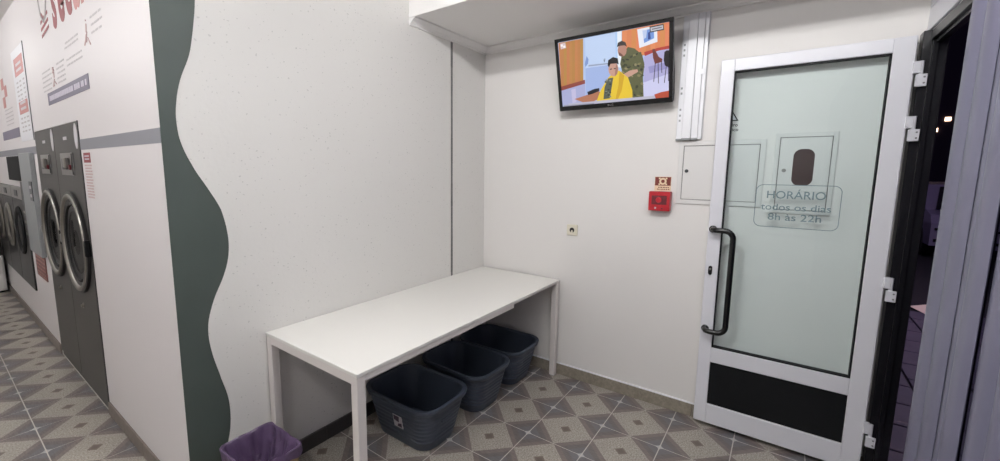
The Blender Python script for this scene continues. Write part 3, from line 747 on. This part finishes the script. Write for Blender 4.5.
# fire call point and its sign
fa = thing('fire_alarm', (XB, -.825, 1.31), 'small red fire alarm call point box on the white wall', 'fire alarm')
MB().box(XB-.056, XB, -.884, -.758, 1.312, 1.434, .004, 2).make('alarm_housing', 'red_plastic', fa)
fw = MB().box(XB-.058, XB-.05, -.866, -.776, 1.352, 1.408, .002).make('alarm_window', 'dark_red', fa)
MB().lathe((XB-.058, -.819, 1.381), (-1, 0, 0), [(0, 0), (.018, 0), (.016, .003), (0, .003)], 20).make('push_button', 'red_plastic', fw, smooth=True)
MB().box(XB-.0575, XB-.05, -.806, -.796, 1.325, 1.336).make('indicator', 'label_white', fa)
MB().box(XB-.0575, XB-.05, -.846, -.836, 1.323, 1.333).make('key_slot', 'dark_red', fa)
fs = thing('alarm_sign', (XB, -.826, 1.44), 'small maroon and cream pictogram sign above the red fire alarm', 'sign')
MB().box(XB-.002, XB, -.874, -.776, 1.437, 1.526).make('sign_plate', 'sign_cream', fs)
MB().box(XB-.0026, XB-.0018, -.872, -.778, 1.470, 1.524).make('pictogram_field', 'sign_maroon', fs)
MB().lathe((XB-.0026, -.825, 1.497), (-1, 0, 0), [(.011, 0), (.022, 0), (.022, .0006), (.011, .0006)], 24, True).make('pictogram', 'sign_cream', fs)
for a in (45, 135, 225, 315):
    y_, z_ = -.825+.029*math.cos(math.radians(a)), 1.497+.026*math.sin(math.radians(a)); MB().box(XB-.0031, XB-.0024, y_-.005, y_+.005, z_-.005, z_+.005).make('pictogram', 'sign_cream', fs)
for z_, a, b in ((1.459, -.862, -.79), (1.447, -.866, -.786)):
    y_ = a
    while y_ < b-.006:
        wd_ = random.uniform(.006, .014); MB().box(XB-.0026, XB-.0018, y_, min(b, y_+wd_), z_-.003, z_+.003).make('print_mark', 'sign_maroon', fs); y_ += wd_+.004
# wall socket
sk = thing('wall_socket', (XB, -.225, 1.09), 'small cream wall socket on the white wall above the table end', 'socket')
MB().box(XB-.010, XB, -.266, -.184, 1.090, 1.170, .003).make('socket_plate', 'cream_plastic', sk)
MB().lathe((XB-.010, -.225, 1.130), (-1, 0, 0), [(.026, 0), (.026, .003), (.021, .003), (.021, 0)], 26).make('socket_ring', 'cream_plastic', sk, smooth=True)
MB().lathe((XB-.0102, -.225, 1.130), (-1, 0, 0), [(0, 0), (.0185, 0), (.0185, .001), (0, .001)], 22).make('socket_well', 'socket_hole', sk)
MB().box(XB-.0125, XB-.011, -.231, -.219, 1.112, 1.128).make('socket_contact', 'cream_plastic', sk)

# ------------------------------------------------------------------ dryers in the partition wall
def make_dryer(y0, y1, label):
    o = thing('clothes_dryer', (XC, (y0+y1)/2, 0), label, 'dryer', 'dryers in the partition wall')
    yc = (y0+y1)/2; g_ = .003
    MB().box(XC+.012, XC+.60, y0+g_, y1-g_, .002, DRZ-.004).make('cabinet', 'dryer_dark', o)
    ft = MB().box(XC-.004, XC+.014, y0+g_, y1-g_, .045, DRZ-.004, .002).make('front_panel', 'dryer_grey', o)
    MB().box(XC+.004, XC+.014, y0+g_, y1-g_, .002, .045).make('plinth', 'dryer_dark', o)
    for z, py in ((.632, yc+.02),):
        MB().lathe((XC-.004, py, z), (-1, 0, 0), [(0, 0), (.018, 0), (.018, .004), (.010, .006), (.010, .014), (0, .014)], 16).make('panel_lock', 'chrome', ft, smooth=True)
    # round door
    dz = 1.062; dr = MB().lathe((XC-.004, yc, dz), (-1, 0, 0), [(.245, 0), (.332, 0), (.334, .004), (.334, .016), (.326, .020), (.300, .018), (.268, .010), (.250, .004)], 56, True).make('door', 'dryer_dark', o, smooth=True)
    MB().lathe((XC-.016, yc, dz), (-1, 0, 0), [(.314, .004), (.319, .008), (.316, .013), (.307, .016), (.296, .014), (.288, .008), (.282, -.002), (.280, -.008)], 64, True).make('door_ring', 'chrome', dr, smooth=True)
    MB().lathe((XC+.012, yc, dz), (-1, 0, 0), [(.250, .0), (.262, .008), (.262, .024), (.250, .028), (.238, .010), (.238, .0)], 56, True).make('door_seal', 'rubber', dr, smooth=True)
    MB().lathe((XC-.002, yc, dz), (-1, 0, 0), [(0, .010), (.12, .008), (.20, .004), (.252, .0), (.252, -.004), (.20, -.0), (0, .006)], 48).make('door_glass', 'drum_glass', dr, smooth=True)
    MB().lathe((XC-.0045, yc, dz), (-1, 0, 0), [(0, 0), (.252, 0), (.252, .001), (0, .001)], 40).make('drum', 'drum_dark', dr)
    hg = MB().box(XC-.030, XC-.004, yc-.352, yc-.322, dz-.05, dz+.05, .004).make('door_hinge', 'black_matt', dr)
    MB().box(XC-.034, XC-.004, yc+.305, yc+.338, dz-.03, dz+.03, .005).make('door_latch', 'steel', dr)
    # control plate with display and coin slot
    cp = MB().box(XC-.010, XC-.003, yc-.170, yc+.170, 1.500, 1.640, .002).make('control_plate', 'steel', o)
    MB().box(XC-.014, XC-.009, yc-.015, yc+.120, 1.535, 1.605, .002).make('display', 'kiosk_dark', cp)
    MB().box(XC-.032, XC-.009, yc-.075, yc-.01, 1.545, 1.610, .005).make('coin_slot', 'chrome', cp)
    MB().box(XC-.020, XC-.009, yc-.120, yc-.085, 1.535, 1.565, .003).make('start_button', 'dark_red', cp)
    MB().box(XC-.012, XC-.009, yc-.168, yc-.150, 1.505, 1.635, .001).make('plate_edge', 'black_matt', cp)
    MB().box(XC-.0055, XC-.0035, yc-.05, yc+.05, 1.722, 1.742).make('name_badge', 'label_white', o)
    el_ = [(XC-.0035, y0+.052+.040*math.cos(math.radians(a)), 1.735+.075*math.sin(math.radians(a))) for a in range(0, 360, 15)]
    MB().prism(el_, (-.002, 0, 0)).make('oval_sticker', 'label_white', o)
    return o
make_dryer(DR0, (DR0+DR1)/2, 'tall dark grey built-in dryer with round chrome door next to the plain white wall')
make_dryer((DR0+DR1)/2, DR1, 'tall dark grey built-in dryer with round chrome door next to the payment kiosk')

# payment kiosk beside the dryers
kx = XC-.030
kk = thing('payment_kiosk', (XC, 3.85, .74), 'light grey wall payment kiosk with small dark display beyond the dryers', 'kiosk')
MB().box(kx, XC, 3.47, 4.02, .80, 1.665, .004).make('kiosk_body', 'kiosk_grey', kk)
MB().box(kx, XC, 4.025, 4.80, 1.42, 1.645, .004).make('kiosk_hood', 'black_matt', kk)
MB().box(kx+.006, XC, 4.025, 4.185, .80, 1.415, .003).make('kiosk_side', 'dryer_dark', kk)
kd = MB().box(kx-.004, kx+.002, 3.49, 3.63, 1.27, 1.43, .002).make('kiosk_display', 'kiosk_dark', kk)
for z in (1.30, 1.37): MB().box(kx-.006, kx, 3.53, 3.59, z, z+.025, .001).make('kiosk_button', 'label_white', kd)
for z in (.93, 1.04, 1.13): MB().box(kx+.001, kx+.007, 4.05, 4.16, z, z+.02, .001).make('coin_slot', 'chrome', kk)
MB().box(kx+.002, kx+.007, 4.05, 4.16, 1.20, 1.32, .002).make('screen', 'kiosk_dark', kk)
nt_ = thing('notice_board', (XC, 3.78, .59), 'brown red information notice below the payment kiosk', 'notice')
MB().box(XC-.006, XC, 3.55, 4.02, .575, .790, .001).make('notice_plate', 'notice_brown', nt_)
for z in (.76, .725, .69, .655, .62, .595):
    a = 3.58
    while a < 3.98:
        b = min(3.99, a+random.uniform(.03, .09)); MB().box(XC-.007, XC-.0058, a, b, z-.006, z+.006).make('print_mark', 'notice_text', nt_); a = b+.02

# washing machines in the far recess
def make_washer(y0, y1, label, body, ring):
    o = thing('washing_machine', (XC, (y0+y1)/2, WMZ0), label, 'washing machine', 'washers at the far end of the partition')
    yc = (y0+y1)/2; zc = .93; r = .235
    MB().box(XC+.01, XC+.55, y0+.004, y1-.004, WMZ0+.001, WMZ1-.004).make('cabinet', 'dryer_dark', o)
    MB().box(XC-.012, XC+.012, y0+.006, y1-.006, WMZ0+.001, 1.235, .003).make('front_panel', body, o)
    cp = MB().box(XC-.016, XC+.012, y0+.006, y1-.006, 1.240, WMZ1-.004, .003).make('control_panel', 'steel', o)
    MB().box(XC-.019, XC-.015, yc-.05, yc+.14, 1.265, 1.325, .001).make('display', 'kiosk_dark', cp)
    dr = MB().lathe((XC-.012, yc, zc), (-1, 0, 0), [(r-.07, 0), (r, 0), (r+.003, .006), (r-.006, .016), (r-.03, .022), (r-.05, .016), (r-.07, .006)], 44, True).make('door', ring, o, smooth=True)
    MB().lathe((XC-.012, yc, zc), (-1, 0, 0), [(0, .012), (.10, .010), (r-.068, .004), (r-.068, .0), (0, .0)], 40).make('door_glass', 'drum_dark', dr, smooth=True)
    MB().box(XC-.034, XC-.012, yc+r-.02, yc+r+.012, zc-.05, zc+.05, .005).make('door_latch', 'steel', dr)
    return o
make_washer(4.20, 4.95, 'dark fronted washing machine next to the payment kiosk', 'dryer_dark', 'black_matt')
make_washer(4.95, 5.70, 'dark fronted washing machine with a pale steel door ring between two others', 'dryer_dark', 'chrome')
make_washer(5.70, 6.45, 'grey fronted washing machine nearest the end wall of the aisle', 'dryer_grey', 'chrome')

# low drawer cabinet with a small black appliance at the end of the aisle
dc = thing('drawer_cabinet', (-2.45, 6.44, 0), 'low white drawer cabinet against the end wall of the aisle', 'cabinet')
MB().box(-2.80, -2.125, 6.24, 6.685, .03, .46, .004).make('carcass', 'cab_white', dc)
for z in (.05, .255):
    q = MB().box(-2.785, -2.14, 6.228, 6.242, z, z+.19, .003).make('drawer', 'cab_white', dc)
    MB().box(-2.53, -2.40, 6.216, 6.230, z+.13, z+.145, .002).make('drawer_handle', 'steel', q)
MB().box(-2.78, -2.145, 6.27, 6.68, 0, .03).make('plinth', 'black_matt', dc)
ap2 = thing('detergent_dispenser', (-2.45, 6.46, .46), 'black boxy detergent dispenser with round dial on the white drawer cabinet', 'dispenser')
MB().box(-2.74, -2.16, 6.30, 6.66, .461, .86, .006).make('dispenser_body', 'black_matt', ap2)
MB().lathe((-2.28, 6.30, .66), (0, -1, 0), [(0, 0), (.06, 0), (.055, .015), (0, .018)], 20).make('dial', 'steel', ap2, smooth=True)
MB().box(-2.62, -2.42, 6.294, 6.302, .60, .74, .001).make('display', 'kiosk_dark', ap2)

# ------------------------------------------------------------------ prints on the partition wall
sx_ = XC-.0006
lw = thing('wall_lettering', (XC, 2.0, 2.43), 'large dark red word printed high on the partition wall above the dryers', 'lettering')
for ch, yy in (('s', 2.175), ('e', 1.985), ('c', 1.805), ('a', 1.635), ('r', 1.492)):
    wall_text('letter', ch, sx_, yy, 2.535, .46, 'lettering_red' if ch in 'sec' else 'lettering_rose', lw, bold=.014, sx=.66)  # last letters paler: overexposure by the light is put into their colour
lo = thing('drying_symbol', (XC, 2.5, 2.42), 'dark red outlined drying symbol with three slanted strokes beside the printed word', 'symbol')
P1 = [(sx_, 2.600, 2.79), (sx_, 2.590, 2.62), (sx_, 2.560, 2.53), (sx_, 2.490, 2.475), (sx_, 2.420, 2.50), (sx_, 2.360, 2.58), (sx_, 2.330, 2.66), (sx_, 2.320, 2.79)]
MB().tube(P1, .006, 6).make('outline', 'lettering_grey', lo)
for k, (a, b, z) in enumerate(((2.60, 2.36, 2.505), (2.60, 2.36, 2.462), (2.60, 2.36, 2.42))):
    MB().prism([(sx_, a, z-.026), (sx_, b, z+.0), (sx_, b, z+.018), (sx_, a, z-.008)], (-.0012, 0, 0)).make('stroke', 'lettering_red', lo)
MB().prism([(sx_, 2.56, 2.53), (sx_, 2.545, 2.545), (sx_, 2.47, 2.50), (sx_, 2.49, 2.485)], (-.0012, 0, 0)).make('stroke', 'lettering_red', lo)
bn = thing('violet_banner', (XC, 2.1, 1.965), 'grey violet strip with one line of pale print above the dryers', 'sign')
MB().box(XC-.0022, XC, 1.558, 2.645, 1.965, 2.043).make('banner_strip', 'banner_violet', bn)
a = 1.60
random.seed(11)
while a < 2.60:
    b = a+random.uniform(.016, .05)
    if b > 2.60: break
    MB().box(XC-.003, XC-.0020, a, b, 1.989, 2.020).make('print_mark', 'banner_text', bn); a = b+random.choice([.006, .006, .006, .03])
# care-instruction blocks of fine print
def fine_print(y0, y1, z0, z1, rows, label, icon=None):
    o = thing('fine_print', (XC, (y0+y1)/2, z0), label, 'printed text')
    for r_ in range(rows):
        z = z1-(r_+.5)*(z1-z0)/rows; a = y1-random.uniform(0, .03)
        while a > y0+.02:
            b = max(y0, a-random.uniform(.03, .10)); MB().box(XC-.0012, XC, b, a, z-.0045, z+.0045).make('print_mark', 'lettering_grey', o); a = b-.018
        if random.random() < .0: break
    if icon:
        for k in range(7):
            yy = icon[0]+random.uniform(-.035, .035); zz = icon[1]+random.uniform(-.06, .06)
            MB().tube([(XC-.0004, yy, zz), (XC-.0004, yy+random.uniform(-.05, .05), zz+random.uniform(-.05, .05))], .0035, 6).make('icon_stroke', 'print_pink', o)
    return o
fine_print(1.655, 2.02, 2.225, 2.275, 2, 'two grey printed text lines directly below the large printed word')
fine_print(1.20, 1.42, 2.20, 2.31, 3, 'three grey printed text lines beside the small red line drawing', (1.50, 2.235))
fine_print(1.64, 2.03, 2.125, 2.185, 2, 'two pale printed text lines centred above the violet strip')
fine_print(2.07, 2.30, 2.06, 2.20, 5, 'column of pale printed lines with a symbol above the violet strip', (2.36, 2.13))
fine_print(2.46, 2.78, 2.05, 2.20, 5, 'block of pale printed lines beside the price board')
# notice next to the dryer
dn_ = thing('usage_notice', (XC, 1.76, 1.36), 'narrow usage notice with red header beside the dryer edge', 'notice')
MB().box(XC-.001, XC, 1.672, 1.850, 1.360, 1.636).make('notice_sheet', 'wall_corridor', dn_)
MB().box(XC-.0020, XC-.0008, 1.700, 1.848, 1.578, 1.634).make('notice_header', 'lettering_red', dn_)
for z in (1.598, 1.615): MB().box(XC-.0026, XC-.0018, 1.725, 1.825, z-.004, z+.004).make('print_mark', 'label_white', dn_)
for k in range(12):
    z = 1.562-k*.0165; a = 1.845-random.uniform(0, .01)
    while a > 1.70:
        b = max(1.69, a-random.uniform(.012, .04)); MB().box(XC-.0018, XC-.0008, b, a, z-.0045, z+.0045).make('print_mark', 'print_pink', dn_); a = b-.008
# price board
pb = thing('price_board', (XC, 3.68, 1.765), 'tall white price board with two red fields above the kiosk', 'sign')
MB().box(XC-.004, XC, 3.36, 3.95, 1.766, 2.50, .001).make('board', 'pvc_white', pb)
MB().box(XC-.005, XC, 3.352, 3.360, 1.760, 2.506).make('board_edge', 'metal_grey', pb)
for z0, z1 in ((2.29, 2.43), (1.985, 2.085)):
    q = MB().box(XC-.0052, XC-.0038, 3.42, 3.84, z0, z1).make('red_field', 'lettering_rose', pb)
    for k in range(2): MB().box(XC-.0060, XC-.0050, 3.50, 3.76, z0+.03+.045*k, z0+.05+.045*k).make('print_mark', 'label_white', q)
for z in (2.24, 2.205, 2.17, 2.135, 2.10, 1.95, 1.915, 1.88, 1.845):
    for a in (3.44, 3.60, 3.74): MB().box(XC-.0052, XC-.0038, a, a+random.uniform(.05, .10), z-.006, z+.006).make('print_mark', 'lettering_grey', pb)
# prints further along (above the washers)
wl2 = thing('wash_lettering', (XC, 4.6, 2.2), 'faded rose lettering printed above the washing machines', 'lettering')
for k, (a, z) in enumerate(((4.62, 2.33), (4.46, 2.25), (4.62, 2.16))): MB().box(XC-.0012, XC, a, a+.16, z-.05, z+.05).make('print_mark', 'lettering_rose', wl2)
b2 = thing('grey_banner', (XC, 4.6, 1.80), 'grey violet strip printed above the washing machines', 'sign')
MB().box(XC-.0022, XC, 4.02, 5.10, 1.812, 1.895).make('banner_strip', 'banner_violet', b2)
fine_print(4.25, 4.75, 1.93, 2.10, 5, 'block of pale printed lines above the washing machines')

# ------------------------------------------------------------------ vertical blind at the shop window
vb = thing('vertical_blind', (-2.0, -1.85, 2.45), 'pale violet grey vertical blind hanging in front of the shop window', 'blind')
MB().box(-4.15, -.77, -1.875, -1.835, 2.44, 2.49, .003).make('headrail', 'pvc_white', vb)
slat_mesh = []
def slat_geo(ang, wd_, z0=.045, z1=2.44, n=7):
    m = MB(); c, s_ = math.cos(ang), math.sin(ang); L_ = []
    for side in (0, 1):
        for z in (z0, z1):
            for k in range(n):
                u_ = (k/(n-1)-.5)*wd_; v_ = .016*(1-(2*u_/wd_)**2)-.008+side*.0012
                L_.append((u_*c-v_*s_, u_*s_+v_*c, z))
    f = []
    for side in (0, 1):
        o_ = side*2*n
        for k in range(n-1): f.append((o_+k, o_+k+1, o_+n+k+1, o_+n+k))
    for k in (0, n-1): f.append((k, n+k, 3*n+k, 2*n+k))
    for r_ in (0, 1): 
        for k in range(n-1): f.append((r_*n+k, r_*n+k+1, 2*n+r_*n+k+1, 2*n+r_*n+k))
    return m.add(L_, f)
xs = [-.872, -.915, -.985, -1.048, -1.130, -1.210, -1.300, -1.452]
while xs[-1] > -4.1: xs.append(xs[-1]-.085)
random.seed(5)
protos = []
for k, x in enumerate(xs):
    a = math.radians([2, -3, 6, -2, 7, -3, 5, 0][k % 8]); 
    if k < 8:
        m = slat_geo(a, .108 if k < 7 else .098); sl = m.make('slat', 'blind_fabric', vb, smooth=True, origin=(0, 0, 0)); protos.append(sl)
    else:
        sl = protos[k % 8].copy(); COL.objects.link(sl); sl.parent = vb
    sl.location = Vector((x, -1.85+(.007 if k % 2 else -.007)+random.uniform(-.003, .003), 0))-WLOC[vb.name]

# ------------------------------------------------------------------ the street outside at night
gd = MB().box(-9, 40, -30, YD-.06, -.14, -.062).make('ground_street', 'paver_joint'); struct(gd, 'dark violet night pavement outside the doorway', 'ground')
pv_proto = None
for i in range(0, 14):
    for jj in range(0, 5):
        x0 = -.9+i*.36+(jj % 2)*.18; y0 = YD-.06-(jj+1)*.36
        if pv_proto is None:
            pv_proto = MB().box(x0, x0+.345, y0, y0+.345, -.064, -.045, .004).make('paving_slab', 'paver', gd); base = Vector((x0, y0, 0)); pl0 = pv_proto.location.copy()
        else:
            q = pv_proto.copy(); COL.objects.link(q); q.parent = gd; q.location = pl0+Vector((x0, y0, 0))-base
struct(MB().box(XB+.15, 6.0, YD-.06, YA, -.1, 3.4).make('wall_facade', 'facade_night'), 'dark facade of the neighbouring building beside the doorway', 'wall')
fb = thing('street_building', (24, -9, -.06), 'dark building across the night street with small lit windows', 'building')
MB().box(24, 30, -22, 2, -.06, 9).make('facade', 'facade_night', fb)
for y_, z_ in ((-6.2, 3.6), (-6.55, 3.5), (-5.4, 3.75), (-6.9, 3.95), (-5.75, 2.7), (-7.6, 2.6), (-9, 3.6)):
    MB().box(23.97, 24.0, y_-.09, y_+.09, z_-.08, z_+.08).make('lit_window', 'lamp_warm', fb)
# parked car
cx0, cy0 = 8.6, -4.6
car = thing('parked_car', (cx0, cy0, -.06), 'pale violet car parked on the night street beyond the doorway', 'car')
side = [(0, .28), (.02, .70), (.15, .86), (.55, .93), (1.0, 1.42), (2.5, 1.46), (3.1, .98), (3.9, .86), (4.05, .55), (4.0, .28)]
MB().prism([(cx0+a, cy0-.85, -.06+b) for a, b in side], (0, 1.7, 0)).make('car_body', 'car_paint', car)
for yy in (cy0-.856, cy0+.85):
    MB().prism([(cx0+a, yy, -.06+b) for a, b in ((.72, .95), (1.07, 1.36), (2.42, 1.39), (2.92, .98))], (0, .006, 0)).make('side_window', 'car_glass', car)
MB().prism([(cx0+.50, cy0-.72, .885), (cx0+.93, cy0-.62, 1.31), (cx0+.93, cy0+.62, 1.31), (cx0+.50, cy0+.72, .885)], (-.02, 0, .01)).make('rear_window', 'car_glass', car)
for z_, h_ in ((.30, .05), (.52, .04)): MB().box(cx0-.02, cx0+.02, cy0-.8, cy0+.8, z_, z_+h_).make('bumper_gap', 'car_glass', car)
for a in (.75, 3.2):
    for yy in (cy0-.86, cy0+.66):
        MB().lathe((cx0+a, yy, .255), (0, 1, 0), [(0, 0), (.30, 0), (.315, .03), (.315, .17), (.30, .20), (0, .20)], 24).make('wheel', 'rubber', car, smooth=True)
lit_sheet = MB().prism([(3.9, -2.93, -.044), (4.35, -2.80, -.044), (4.6, -3.02, -.044)], (0, 0, .004)).make('light_patch', 'patch_light_pale')  # thin pale sheet stands in for shop light falling on the pavement
tag(lit_sheet, 'pale triangular patch of painted shop light on the dark pavement outside', 'light patch')
sl_ = thing('added_street_lamp', (3.6, -4.4, -.06), 'added street lamp post brightening the night pavement', 'lamp')
MB().tube([(3.6, -4.4, -.06), (3.6, -4.4, 3.3), (3.6, -4.2, 3.52), (3.6, -3.55, 3.56)], .05, 10).make('added_lamp_post', 'metal_grey', sl_, smooth=True)
MB().box(3.48, 3.72, -3.6, -3.05, 3.48, 3.58, .02).make('added_lamp_head', 'lamp_warm', sl_)
sp = bpy.data.lights.new('added_pavement_light', 'POINT'); sp.energy = 170; sp.color = (.86, .74, 1.0); sp.shadow_soft_size = .15  # added light to brighten the pavement; the post is placed to carry it
so_ = bpy.data.objects.new('added_pavement_light', sp); COL.objects.link(so_); so_.location = (3.6, -3.3, 3.4)

# ------------------------------------------------------------------ ceiling tubes
for (x, y, L_, wt, where) in TUBES:
    o = thing('ceiling_light', (x, y, ZC), 'slim white ceiling tube light ' + where, 'ceiling light', 'ceiling tube lights')
    MB().box(x-.035, x+.035, y-L_/2-.02, y+L_/2+.02, ZC-.035, ZC, .004).make('light_housing', 'pvc_white', o)
    tm = mat('tube_glow', (255, 250, 245), .5); pb_ = tm.node_tree.nodes['Principled BSDF']       # bare tube: the lamp itself gives the light
    pb_.inputs['Emission Color'].default_value = (*TUBE_COL, 1); pb_.inputs['Emission Strength'].default_value = wt/(math.pi*2*math.pi*.014*L_)
    MB().tube([(x, y-L_/2, ZC-.052), (x, y+L_/2, ZC-.052)], .014, 12).make('light_tube', tm, o, smooth=True)
